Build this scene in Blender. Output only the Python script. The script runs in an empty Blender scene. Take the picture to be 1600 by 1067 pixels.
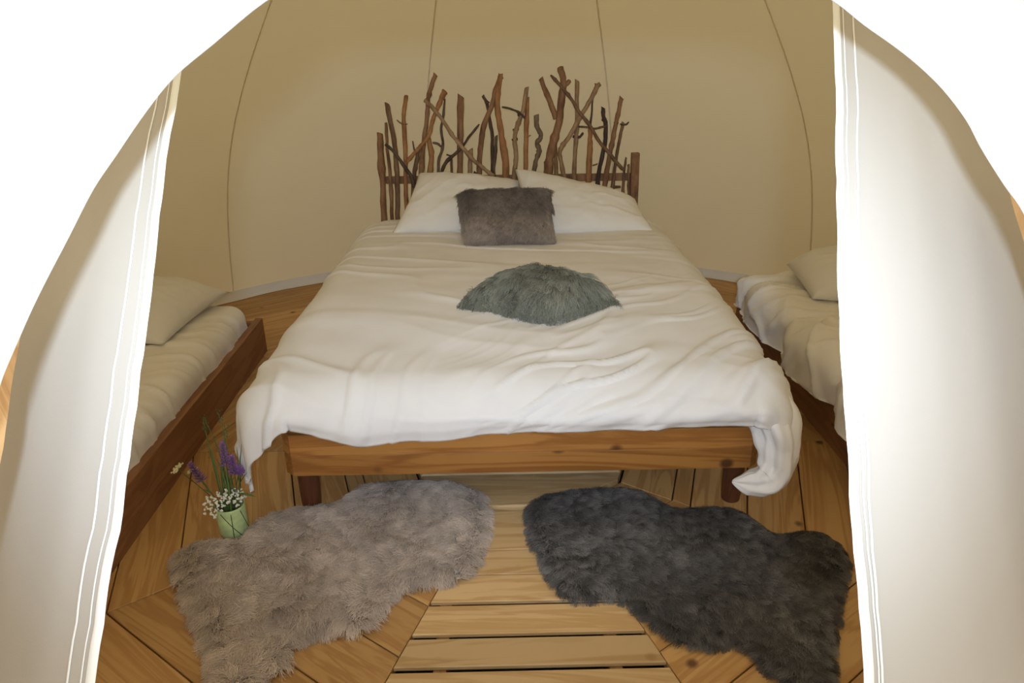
import bpy, bmesh, math, random
import numpy as np
from mathutils import Vector, Matrix
from mathutils.geometry import delaunay_2d_cdt

SC = bpy.context.scene
COL = SC.collection
PI = math.pi
random.seed(7)

# ------------------------------------------------------------------ camera, sky, lamp, exposure
cam_d = bpy.data.cameras.new('camera')
cam = bpy.data.objects.new('camera', cam_d)
COL.objects.link(cam)
SC.camera = cam
YAW, PITCH, ROLL = 0.01232, 0.39260, 0.01203
CAM = Vector((-0.0496, -1.84295, 1.35803))
fwd = Vector((math.sin(YAW) * math.cos(PITCH), math.cos(YAW) * math.cos(PITCH), -math.sin(PITCH)))
rgt0 = Vector((math.cos(YAW), -math.sin(YAW), 0))
dwn0 = fwd.cross(rgt0)
rgt = rgt0 * math.cos(ROLL) + dwn0 * math.sin(ROLL)
dwn = -rgt0 * math.sin(ROLL) + dwn0 * math.cos(ROLL)
cam.matrix_world = Matrix(((rgt.x, -dwn.x, -fwd.x, CAM.x), (rgt.y, -dwn.y, -fwd.y, CAM.y),
                           (rgt.z, -dwn.z, -fwd.z, CAM.z), (0, 0, 0, 1)))
cam_d.sensor_width = 36.0
cam_d.lens = 1115.8 / 1600 * 36.0
cam_d.clip_start = 0.02

world = bpy.data.worlds.new('overcast_sky')
SC.world = world
world.use_nodes = True
bg = world.node_tree.nodes['Background']
bg.inputs['Color'].default_value = (1.0, 0.98, 0.95, 1)
bg.inputs['Strength'].default_value = 1.9

# the photographer's flash, just above and behind the lens
lamp_d = bpy.data.lights.new('camera_flash', 'SPOT')
lamp_d.energy = 134.0
lamp_d.spot_size = math.radians(75)      # a flash head falls off towards the corners of its field
lamp_d.spot_blend = 1.0
lamp_d.color = (0.60, 0.76, 1.0)
lamp_d.shadow_soft_size = 0.028
lamp = bpy.data.objects.new('camera_flash', lamp_d)
COL.objects.link(lamp)
lamp.location = CAM + Vector((-0.012, -0.22, 0.075))
lamp.rotation_euler = (math.radians(90 - 11), 0, -YAW)

SC.view_settings.view_transform = 'Standard'
SC.view_settings.look = 'None'
SC.view_settings.gamma = 1.0
SC.view_settings.use_curve_mapping = False
SC.view_settings.exposure = 0.0

# ------------------------------------------------------------------ helpers
def link(name, me, mat=None, parent=None, smooth=False):
    o = bpy.data.objects.new(name, me)
    COL.objects.link(o)
    if mat is not None and hasattr(me, 'materials'):
        me.materials.append(mat)
    if smooth and isinstance(me, bpy.types.Mesh):
        me.polygons.foreach_set('use_smooth', [True] * len(me.polygons))
    if parent is not None:
        o.parent = parent
    return o

def pydata(name, v, f, mat=None, parent=None, smooth=False):
    me = bpy.data.meshes.new(name)
    me.from_pydata([tuple(map(float, p)) for p in v], [], [tuple(map(int, q)) for q in f])
    me.update()
    return link(name, me, mat, parent, smooth)

def frombm(name, bm, mat=None, parent=None, smooth=False):
    me = bpy.data.meshes.new(name)
    bmesh.ops.recalc_face_normals(bm, faces=bm.faces[:])
    bm.to_mesh(me)
    bm.free()
    return link(name, me, mat, parent, smooth)

def tag(o, label=None, cat=None, group=None, kind=None):
    if label: o['label'] = label
    if cat: o['category'] = cat
    if group: o['group'] = group
    if kind: o['kind'] = kind
    return o

def empty(name, loc=(0, 0, 0), rz=0.0):
    o = bpy.data.objects.new(name, None)
    o.empty_display_size = 0.1
    COL.objects.link(o)
    o.location = loc
    o.rotation_euler = (0, 0, rz)
    return o

def bm_box(bm, x0, x1, y0, y1, z0, z1, bev=0.0, seg=2):
    r = bmesh.ops.create_cube(bm, size=1.0)
    vs = r['verts']
    for v in vs:
        v.co = Vector(((x0 + x1) / 2 + v.co.x * (x1 - x0), (y0 + y1) / 2 + v.co.y * (y1 - y0), (z0 + z1) / 2 + v.co.z * (z1 - z0)))
    if bev:
        es = list({e for v in vs for e in v.link_edges})
        bmesh.ops.bevel(bm, geom=es, offset=bev, segments=seg, affect='EDGES', profile=0.6)

def box(name, x0, x1, y0, y1, z0, z1, mat, parent=None, bev=0.003):
    bm = bmesh.new()
    bm_box(bm, x0, x1, y0, y1, z0, z1, bev)
    return frombm(name, bm, mat, parent)

def grid_faces(n, m, closed=False):
    f = []
    for i in range(n - 1):
        for j in range(m - 1 if not closed else m):
            k = (j + 1) % m
            f.append((i * m + j, i * m + k, (i + 1) * m + k, (i + 1) * m + j))
    return f

def tube_data(pts, radii, sides=8, rough=0.0, rnd=None):
    pts = [Vector(p) for p in pts]
    n = len(pts)
    V, F = [], []
    up = Vector((0, 1, 0.0))
    for i, p in enumerate(pts):
        t = (pts[min(i + 1, n - 1)] - pts[max(i - 1, 0)]).normalized()
        a = t.cross(up)
        if a.length < 1e-3: a = t.cross(Vector((1, 0, 0)))
        a.normalize(); b = t.cross(a).normalized()
        for k in range(sides):
            th = 2 * PI * k / sides
            rr = radii[i] * (1 + (rnd.uniform(-rough, rough) if rnd else 0))
            V.append(p + (a * math.cos(th) + b * math.sin(th)) * rr)
    F = grid_faces(n, sides, True)
    F.append(tuple(range(sides))[::-1])
    F.append(tuple((n - 1) * sides + k for k in range(sides)))
    return V, F

def catmull(pts, per=4):
    P = [Vector(p) for p in pts]
    if len(P) < 3:
        return [P[0].lerp(P[1], i / per) for i in range(per + 1)]
    out = []
    for i in range(len(P) - 1):
        p0 = P[max(i - 1, 0)]; p1 = P[i]; p2 = P[i + 1]; p3 = P[min(i + 2, len(P) - 1)]
        for k in range(per):
            t = k / per
            out.append(0.5 * ((2 * p1) + (p2 - p0) * t + (2 * p0 - 5 * p1 + 4 * p2 - p3) * t * t + (3 * p1 - p0 - 3 * p2 + p3) * t ** 3))
    out.append(P[-1])
    return out

def join_data(parts):
    V, F = [], []
    for v, f in parts:
        o = len(V)
        V += list(v)
        F += [tuple(i + o for i in q) for q in f]
    return V, F

_tabs = {}
def vnoise(x, y, seed=0):
    """smooth value noise, arrays in, -1..1 out"""
    if seed not in _tabs:
        _tabs[seed] = np.random.RandomState(1000 + seed).uniform(-1, 1, (256, 256))
    T = _tabs[seed]
    x = np.asarray(x, float); y = np.asarray(y, float)
    xi = np.floor(x).astype(int); yi = np.floor(y).astype(int)
    u = x - xi; v = y - yi
    u = u * u * u * (u * (6 * u - 15) + 10); v = v * v * v * (v * (6 * v - 15) + 10)
    a = T[xi & 255, yi & 255]; b = T[(xi + 1) & 255, yi & 255]
    c = T[xi & 255, (yi + 1) & 255]; d = T[(xi + 1) & 255, (yi + 1) & 255]
    return (a * (1 - u) + b * u) * (1 - v) + (c * (1 - u) + d * u) * v

def fbm(x, y, seed=0, o=3):
    s = 0; a = 1.0; t = 0
    for i in range(o):
        s = s + a * vnoise(x * 2 ** i, y * 2 ** i, seed + i); t += a; a *= 0.5
    return s / t

def ridge(x, y, seed=0):
    return 1 - np.abs(vnoise(x, y, seed)) * 2

def sstep(a, b, x):
    t = np.clip((np.asarray(x, float) - a) / (b - a), 0, 1)
    return t * t * (3 - 2 * t)

# ------------------------------------------------------------------ materials
def new_mat(name):
    m = bpy.data.materials.new(name)
    m.use_nodes = True
    nt = m.node_tree
    return m, nt, nt.nodes, nt.links, nt.nodes['Principled BSDF']

def ramp(N, stops):
    r = N.new('ShaderNodeValToRGB')
    e = r.color_ramp.elements
    while len(e) < len(stops): e.new(0.5)
    for i, (p, c) in enumerate(stops):
        e[i].position = p; e[i].color = (*c, 1)
    return r

def math_node(N, L, op, a, b=None):
    n = N.new('ShaderNodeMath'); n.operation = op
    for i, q in enumerate((a, b)):
        if q is None: continue
        if isinstance(q, (int, float)): n.inputs[i].default_value = q
        else: L.new(q, n.inputs[i])
    return n.outputs[0]

def wood_mat(name, light, dark, knot, axis=0, rough=0.55, grain=14.0, knots=1.0, var=0.16):
    m, nt, N, L, B = new_mat(name)
    tc = N.new('ShaderNodeTexCoord'); oi = N.new('ShaderNodeObjectInfo')
    off = N.new('ShaderNodeVectorMath'); off.operation = 'SCALE'
    cmb = N.new('ShaderNodeCombineXYZ')
    L.new(oi.outputs['Random'], cmb.inputs[0])
    r2 = math_node(N, L, 'MULTIPLY', oi.outputs['Random'], 7.31); L.new(r2, cmb.inputs[1])
    r3 = math_node(N, L, 'MULTIPLY', oi.outputs['Random'], 3.77); L.new(r3, cmb.inputs[2])
    L.new(cmb.outputs[0], off.inputs[0]); off.inputs['Scale'].default_value = 31.0
    add = N.new('ShaderNodeVectorMath'); L.new(tc.outputs['Object'], add.inputs[0]); L.new(off.outputs[0], add.inputs[1])
    mp = N.new('ShaderNodeMapping')
    sc = [grain] * 3; sc[axis] = grain * 0.09
    mp.inputs['Scale'].default_value = sc
    L.new(add.outputs[0], mp.inputs['Vector'])
    n1 = N.new('ShaderNodeTexNoise'); n1.inputs['Scale'].default_value = 1.0; n1.inputs['Detail'].default_value = 5
    n1.inputs['Distortion'].default_value = 1.1
    L.new(mp.outputs[0], n1.inputs['Vector'])
    # growth rings
    w = N.new('ShaderNodeMath'); w.operation = 'MULTIPLY'; w.inputs[1].default_value = 34.0
    L.new(n1.outputs['Fac'], w.inputs[0])
    sn = math_node(N, L, 'SINE', w.outputs[0])
    sn = math_node(N, L, 'MULTIPLY_ADD', sn, 0.16); sn.node.inputs[2].default_value = 0.0
    mixf = math_node(N, L, 'ADD', n1.outputs['Fac'], sn)
    rp = ramp(N, [(0.30, dark), (0.62, light)])
    L.new(mixf, rp.inputs[0])
    # knots
    mk = N.new('ShaderNodeMapping'); sk = [5.2] * 3; sk[axis] = 4.4
    mk.inputs['Scale'].default_value = sk; L.new(add.outputs[0], mk.inputs['Vector'])
    vo = N.new('ShaderNodeTexVoronoi'); vo.inputs['Scale'].default_value = 1.0
    L.new(mk.outputs[0], vo.inputs['Vector'])
    kr = ramp(N, [(0.06 * knots, (1, 1, 1)), (0.105 * knots + 0.001, (0, 0, 0))])
    L.new(vo.outputs['Distance'], kr.inputs[0])
    mx = N.new('ShaderNodeMix'); mx.data_type = 'RGBA'
    L.new(kr.outputs[0], mx.inputs['Factor']); L.new(rp.outputs[0], mx.inputs['A']); mx.inputs['B'].default_value = (*knot, 1)
    hs = N.new('ShaderNodeHueSaturation')
    vv = math_node(N, L, 'MULTIPLY_ADD', oi.outputs['Random'], var * 2); vv.node.inputs[2].default_value = 1.0 - var
    L.new(vv, hs.inputs['Value']); L.new(mx.outputs['Result'], hs.inputs['Color'])
    L.new(hs.outputs[0], B.inputs['Base Color'])
    B.inputs['Roughness'].default_value = rough
    bp = N.new('ShaderNodeBump'); bp.inputs['Strength'].default_value = 0.12; bp.inputs['Distance'].default_value = 0.004
    L.new(mixf, bp.inputs['Height']); L.new(bp.outputs[0], B.inputs['Normal'])
    return m

def bark_mat(name, a, b, c, rough=0.75):
    m, nt, N, L, B = new_mat(name)
    tc = N.new('ShaderNodeTexCoord'); oi = N.new('ShaderNodeObjectInfo')
    cmb = N.new('ShaderNodeVectorMath'); cmb.operation = 'ADD'
    sc = math_node(N, L, 'MULTIPLY', oi.outputs['Random'], 53.0)
    L.new(tc.outputs['Object'], cmb.inputs[0]); L.new(sc, cmb.inputs[1])
    mp = N.new('ShaderNodeMapping'); mp.inputs['Scale'].default_value = (26, 26, 9); L.new(cmb.outputs[0], mp.inputs['Vector'])
    n1 = N.new('ShaderNodeTexNoise'); n1.inputs['Scale'].default_value = 1.0; n1.inputs['Detail'].default_value = 6
    n1.inputs['Roughness'].default_value = 0.65
    L.new(mp.outputs[0], n1.inputs['Vector'])
    rp = ramp(N, [(0.34, c), (0.5, a), (0.68, b)])
    L.new(n1.outputs['Fac'], rp.inputs[0]); L.new(rp.outputs[0], B.inputs['Base Color'])
    B.inputs['Roughness'].default_value = rough
    bp = N.new('ShaderNodeBump'); bp.inputs['Strength'].default_value = 0.5; bp.inputs['Distance'].default_value = 0.004
    L.new(n1.outputs['Fac'], bp.inputs['Height']); L.new(bp.outputs[0], B.inputs['Normal'])
    return m

def cloth_mat(name, col, weave=900.0, strength=0.05, rough=0.9, sheen=0.0):
    m, nt, N, L, B = new_mat(name)
    tc = N.new('ShaderNodeTexCoord')
    n1 = N.new('ShaderNodeTexNoise'); n1.inputs['Scale'].default_value = 9.0; n1.inputs['Detail'].default_value = 4
    L.new(tc.outputs['Object'], n1.inputs['Vector'])
    rp = ramp(N, [(0.3, tuple(q * 0.96 for q in col)), (0.7, col)])
    L.new(n1.outputs['Fac'], rp.inputs[0]); L.new(rp.outputs[0], B.inputs['Base Color'])
    n2 = N.new('ShaderNodeTexNoise'); n2.inputs['Scale'].default_value = weave; n2.inputs['Detail'].default_value = 2
    L.new(tc.outputs['Object'], n2.inputs['Vector'])
    bp = N.new('ShaderNodeBump'); bp.inputs['Strength'].default_value = strength; bp.inputs['Distance'].default_value = 0.002
    L.new(n2.outputs['Fac'], bp.inputs['Height']); L.new(bp.outputs[0], B.inputs['Normal'])
    B.inputs['Roughness'].default_value = rough
    B.inputs['Specular IOR Level'].default_value = 0.25
    return m

def canvas_mat(name, col, trans, fac):
    """cotton tent canvas: reflects, and lets part of the daylight through"""
    m, nt, N, L, B = new_mat(name)
    N.remove(B)
    out = N['Material Output']
    tc = N.new('ShaderNodeTexCoord')
    n1 = N.new('ShaderNodeTexNoise'); n1.inputs['Scale'].default_value = 3.0; n1.inputs['Detail'].default_value = 5
    L.new(tc.outputs['Object'], n1.inputs['Vector'])
    rp = ramp(N, [(0.3, tuple(q * 0.97 for q in col)), (0.7, col)])
    L.new(n1.outputs['Fac'], rp.inputs[0])
    d = N.new('ShaderNodeBsdfDiffuse'); t = N.new('ShaderNodeBsdfTranslucent'); mx = N.new('ShaderNodeMixShader')
    L.new(rp.outputs[0], d.inputs['Color'])
    t.inputs['Color'].default_value = (*trans, 1)
    n2 = N.new('ShaderNodeTexNoise'); n2.inputs['Scale'].default_value = 700.0
    L.new(tc.outputs['Object'], n2.inputs['Vector'])
    bp = N.new('ShaderNodeBump'); bp.inputs['Strength'].default_value = 0.05; bp.inputs['Distance'].default_value = 0.002
    L.new(n2.outputs['Fac'], bp.inputs['Height']); L.new(bp.outputs[0], d.inputs['Normal'])
    mx.inputs[0].default_value = fac
    L.new(d.outputs[0], mx.inputs[1]); L.new(t.outputs[0], mx.inputs[2]); L.new(mx.outputs[0], out.inputs['Surface'])
    return m

def fur_mat(name, root, tip, rough=0.6, spec=0.3):
    m, nt, N, L, B = new_mat(name)
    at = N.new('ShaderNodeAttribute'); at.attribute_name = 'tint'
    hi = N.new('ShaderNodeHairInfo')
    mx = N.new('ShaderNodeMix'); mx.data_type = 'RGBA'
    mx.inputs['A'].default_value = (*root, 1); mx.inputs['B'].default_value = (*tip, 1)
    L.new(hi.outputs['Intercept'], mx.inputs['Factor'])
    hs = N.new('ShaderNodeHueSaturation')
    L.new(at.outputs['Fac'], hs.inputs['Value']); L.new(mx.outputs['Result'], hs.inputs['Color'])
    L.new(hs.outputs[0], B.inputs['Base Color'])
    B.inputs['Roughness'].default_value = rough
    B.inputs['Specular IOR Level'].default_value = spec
    return m

def plain_mat(name, col, rough=0.6, **kw):
    m, nt, N, L, B = new_mat(name)
    tc = N.new('ShaderNodeTexCoord')
    n1 = N.new('ShaderNodeTexNoise'); n1.inputs['Scale'].default_value = 60.0
    L.new(tc.outputs['Object'], n1.inputs['Vector'])
    rp = ramp(N, [(0.3, tuple(q * 0.8 for q in col)), (0.7, col)])
    L.new(n1.outputs['Fac'], rp.inputs[0]); L.new(rp.outputs[0], B.inputs['Base Color'])
    B.inputs['Roughness'].default_value = rough
    for k, v in kw.items():
        B.inputs[k.replace('_', ' ')].default_value = v
    return m

CANVAS = canvas_mat('tent_canvas', (0.76, 0.69, 0.515), (0.325, 0.25, 0.13), 0.38)
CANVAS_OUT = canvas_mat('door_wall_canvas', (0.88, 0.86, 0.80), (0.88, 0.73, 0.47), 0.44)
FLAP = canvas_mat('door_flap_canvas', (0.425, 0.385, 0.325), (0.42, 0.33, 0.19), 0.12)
HEM = canvas_mat('white_hem_webbing', (0.80, 0.77, 0.70), (0.5, 0.46, 0.36), 0.12)
SEAM = canvas_mat('canvas_seam', (0.90, 0.82, 0.62), (0.30, 0.23, 0.12), 0.15)
PINE = wood_mat('oiled_pine_floor', (0.53, 0.315, 0.118), (0.40, 0.205, 0.064), (0.12, 0.055, 0.02), knots=0.95)
PINE_PALE = wood_mat('pale_pine_slats', (0.66, 0.46, 0.23), (0.52, 0.32, 0.135), (0.22, 0.10, 0.035), knots=1.35)
BEDWOOD = wood_mat('varnished_bed_pine', (0.42, 0.19, 0.045), (0.27, 0.10, 0.02), (0.10, 0.04, 0.012), grain=11.0, rough=0.42, knots=1.2)
DARKWOOD = wood_mat('brown_stained_wood', (0.27, 0.125, 0.052), (0.19, 0.08, 0.032), (0.06, 0.025, 0.01), axis=1, rough=0.5, knots=0.4)
LEGWOOD = wood_mat('dark_turned_leg_wood', (0.12, 0.042, 0.018), (0.08, 0.028, 0.012), (0.04, 0.015, 0.006), axis=2, rough=0.4, knots=0.3)
JOIST = wood_mat('rough_joist_wood', (0.30, 0.17, 0.07), (0.2, 0.11, 0.04), (0.08, 0.04, 0.015), axis=1)
HOOP = wood_mat('light_bent_wood', (0.62, 0.38, 0.17), (0.46, 0.25, 0.09), (0.3, 0.15, 0.05), axis=2, knots=0.2)
SHEET = cloth_mat('white_cotton', (0.79, 0.775, 0.75))
SHEET2 = cloth_mat('white_cotton_side', (0.84, 0.81, 0.76))
PILLOWC = cloth_mat('white_pillow_cotton', (0.80, 0.785, 0.74))
BARKS = [
    bark_mat('bark_brown', (0.16, 0.085, 0.042), (0.24, 0.14, 0.07), (0.09, 0.045, 0.022)),
    bark_mat('bark_hazel', (0.23, 0.115, 0.05), (0.31, 0.175, 0.085), (0.12, 0.055, 0.024)),
    bark_mat('bark_orange', (0.32, 0.15, 0.052), (0.40, 0.21, 0.08), (0.18, 0.08, 0.03)),
    bark_mat('bark_dark', (0.07, 0.042, 0.026), (0.12, 0.075, 0.045), (0.035, 0.02, 0.012)),
    bark_mat('bark_greyish', (0.12, 0.082, 0.05), (0.2, 0.14, 0.085), (0.05, 0.032, 0.02)),
    bark_mat('bark_pale', (0.29, 0.18, 0.09), (0.38, 0.25, 0.14), (0.17, 0.095, 0.045)),
    bark_mat('bark_plum', (0.055, 0.033, 0.028), (0.1, 0.062, 0.05), (0.03, 0.018, 0.015)),
]
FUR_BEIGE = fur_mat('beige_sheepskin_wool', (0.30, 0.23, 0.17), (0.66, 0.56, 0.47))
FUR_DARK = fur_mat('charcoal_sheepskin_wool', (0.010, 0.009, 0.008), (0.19, 0.178, 0.163), 0.5, 0.4)  # sheen and streak highlights put into the pale tip colour
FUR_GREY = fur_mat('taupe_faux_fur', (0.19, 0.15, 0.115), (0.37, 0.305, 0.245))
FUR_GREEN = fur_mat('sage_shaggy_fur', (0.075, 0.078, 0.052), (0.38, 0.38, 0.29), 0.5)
HIDE = plain_mat('sheepskin_hide', (0.75, 0.72, 0.66), 0.8)
HIDE_DARK = plain_mat('dark_hide', (0.03, 0.028, 0.026), 0.9)
CUSH_GREY = plain_mat('taupe_cushion_cloth', (0.20, 0.16, 0.13), 0.9)
CUSH_GREEN = plain_mat('sage_cushion_cloth', (0.14, 0.16, 0.13), 0.9)
GRASS = plain_mat('meadow_ground', (0.14, 0.15, 0.06), 0.95)
STEM = plain_mat('green_stem', (0.07, 0.12, 0.035), 0.6)
LEAF = plain_mat('grass_blade', (0.11, 0.18, 0.05), 0.55)
PETAL_P = plain_mat('purple_petal', (0.22, 0.10, 0.29), 0.6)
PETAL_W = plain_mat('white_petal', (0.80, 0.80, 0.68), 0.7)
PETAL_C = plain_mat('cream_petal', (0.66, 0.62, 0.36), 0.7)
GLASS = plain_mat('green_jar_glass', (0.72, 0.90, 0.44), 0.3, Transmission_Weight=0.22, IOR=1.3)

# ------------------------------------------------------------------ the tent
ZE, ZP, R0, CY0, PY0 = 0.9, 2.9, 2.48, 0.43, 0.75
def tent_s(z):
    q = (z - ZE) / (ZP - ZE)
    return 0.5 * (q + np.sqrt(q * q + 0.09))
def tent_pt(phi, z, inset=0.0):
    """phi measured from +Y towards +X, arrays"""
    s = tent_s(z)
    r = np.maximum(R0 * (1 - s), 0.02) - inset
    c = CY0 + (PY0 - CY0) * s
    return np.stack([r * np.sin(phi), c + r * np.cos(phi), z + 0 * phi], -1)
def front_y(x, z):
    s = tent_s(z); r = np.maximum(R0 * (1 - s), 0.02)
    return CY0 + (PY0 - CY0) * s - np.sqrt(np.maximum(r * r - x * x, 1e-4))

ground_v = [(-40, -40, -0.3), (40, -40, -0.3), (40, 40, -0.3), (-40, 40, -0.3)]
ground = pydata('ground', ground_v, [(0, 1, 2, 3)], GRASS)
tag(ground, 'grassy ground around and under the tent deck', 'ground', kind='structure')

wall = empty('wall_back')
tag(wall, 'beige canvas bell tent wall of sewn panels behind the beds', 'tent wall', kind='structure')
PH0 = 1.5
def canvas_panel(k):
    a0, a1 = math.radians(PH0 + 30 * k - 15), math.radians(PH0 + 30 * k + 15)
    n, m = 70, 26
    zz = np.concatenate([np.linspace(0.0, 1.0, 34), np.linspace(1.0, 2.86, 37)[1:]])
    n = len(zz)
    ph, z = np.meshgrid(np.linspace(a0, a1, m), zz)
    edge = np.abs((ph - (a0 + a1) / 2) / (a1 - a0) * 2)
    bulge = 0.018 * (1 - edge ** 2) * np.clip(1 - z / 2.4, 0, 1)
    # slack folds running down towards the pegs
    u = ph * 2.2
    fold = 0.012 * fbm(u * 3 + z * 1.6 + 11, z * 0.7 + 3, 5) * sstep(1.5, 0.6, z) + 0.004 * fbm(u * 8 - z * 3, z * 2, 8)
    drag = 0.016 * ridge(u * 3.4 - z * 1.9, z * 0.35 + k, 12) * sstep(0.95, 0.25, z)
    rr = bulge + fold + drag
    sdir = np.stack([np.sin(ph), np.cos(ph), 0 * ph], -1)
    P = tent_pt(ph, z) + sdir * (rr * (edge < 0.999))[..., None]
    return P.reshape(-1, 3), grid_faces(n, m)
def wall_seam(k):
    a = math.radians(PH0 + 30 * k + 15)
    zz = np.linspace(0.0, 2.8, 60)
    V = []
    for z in zz:
        for d, ins in ((-0.0042, -0.001), (-0.003, 0.0018), (0.003, 0.0018), (0.0042, -0.001)):
            r = max(R0 * (1 - tent_s(z)), 0.1)
            V.append(tent_pt(np.array(a + d / r), np.array(z), ins))
    return V, grid_faces(60, 4)
for k in range(-4, 5):
    v, f = canvas_panel(k)
    pydata('canvas_panel', v, f, CANVAS, wall, True)
for k in range(-4, 4):
    v, f = wall_seam(k)
    pydata('seam', v, f, SEAM, wall, True)
# pale hem where the canvas meets the deck
ph = np.radians(np.linspace(PH0 - 135, PH0 + 135, 220))
V = []
for a in ph:
    wob = 0.004 * float(vnoise(a * 30, 0.5, 3))
    for ins, z in ((0.002, 0.05), (0.010 + wob, 0.03), (0.018 + wob, 0.012), (0.045 + wob * 2, 0.003)):
        V.append(tent_pt(np.array(a), np.array(z), ins))
pydata('hem', V, grid_faces(len(ph), 4), HEM, wall, True)

# front wall with the arched opening
ARCH = [(-0.50, 0.0), (-0.485, 0.35), (-0.455, 0.75), (-0.426, 1.0), (-0.419, 1.065), (-0.413, 1.108), (-0.409, 1.132), (-0.407, 1.148), (-0.403, 1.165), (-0.398, 1.185), (-0.392, 1.204), (-0.384, 1.227), (-0.374, 1.258),
        (-0.362, 1.281), (-0.345, 1.313), (-0.327, 1.339), (-0.299, 1.364), (-0.26, 1.398), (-0.232, 1.410), (-0.19, 1.415), (-0.11, 1.418), (0.0, 1.42), (0.11, 1.418), (0.19, 1.415), (0.228, 1.408),
        (0.254, 1.392), (0.274, 1.373), (0.295, 1.356), (0.312, 1.34), (0.327, 1.321), (0.338, 1.298), (0.342, 1.278), (0.35, 1.254), (0.357, 1.239),
        (0.3605, 1.222), (0.366, 1.195), (0.373, 1.15), (0.383, 1.085), (0.395, 1.0), (0.425, 0.75), (0.46, 0.35), (0.48, 0.0)]
arch = catmull([(x, z, 0) for x, z in ARCH], 4)
NA = len(arch)
pa0, pa1 = math.radians(PH0 + 135), math.radians(PH0 + 225)
# outer border of the front sector, walked in the same sense (left leg, top, right leg)
outer = []
for i in range(NA):
    t = i / (NA - 1)
    if t < 0.36: outer.append((pa1, 2.86 * t / 0.36))
    elif t < 0.64: outer.append((pa1 + (pa0 - pa1) * (t - 0.36) / 0.28, 2.86))
    else: outer.append((pa0, 2.86 * (1 - t) / 0.36))
V = []
NR = 22
for j in range(NR):
    w = (j / (NR - 1)) ** 1.5
    for i in range(NA):
        x, z, _ = arch[i]
        s = float(tent_s(z)); c = CY0 + (PY0 - CY0) * s
        p0 = math.atan2(x, float(front_y(x, z)) - c) % (2 * PI)
        p1, z1 = outer[i]
        V.append(tent_pt(np.array(p0 + (p1 - p0) * w), np.array(z + (z1 - z) * w)))
front = pydata('wall_front', V, grid_faces(NR, NA), CANVAS_OUT, None, True)
tag(front, 'white canvas front of the tent with an arched door opening', 'tent wall', kind='structure')
# narrow piping round the arch
pts = [(p.x, float(front_y(p.x, p.y)) + 0.002, p.y) for p in arch]
v, f = tube_data(pts, [0.0025] * NA, 6)
pydata('edge_piping', v, f, HEM, front, True)

# wooden bow behind the canvas, seen at the two sides of the arch
def bow(side):
    tb = {-1: [(-0.45, 0.0), (-0.445, 0.6), (-0.432, 0.95), (-0.425, 1.06), (-0.427, 1.092), (-0.431, 1.117), (-0.434, 1.145), (-0.438, 1.165), (-0.443, 1.18)],
          1: [(0.42, 0.0), (0.412, 0.6), (0.398, 1.0), (0.388, 1.15), (0.388, 1.208), (0.391, 1.235), (0.394, 1.25), (0.398, 1.262)]}[side]
    c = catmull([(x, z, 0) for x, z in tb], 5)
    V = []
    for p in c:
        for dx, dy in ((0, 0), (0.05, 0), (0.05, 0.025), (0, 0.025)):
            x = p.x + side * (dx + 0.007)
            V.append((x, float(front_y(p.x, p.y)) + 0.05 + dy, p.y))
    F = grid_faces(len(c), 4, True) + [(3, 2, 1, 0), tuple((len(c) - 1) * 4 + k for k in range(4))]
    return V, F
trim = empty('trim_1')
tag(trim, 'light wooden bow just inside the arched opening', 'door bow', kind='structure')
for sd in (-1, 1):
    v, f = bow(sd)
    bo = pydata('wooden_bow', v, f, HOOP, trim)

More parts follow.
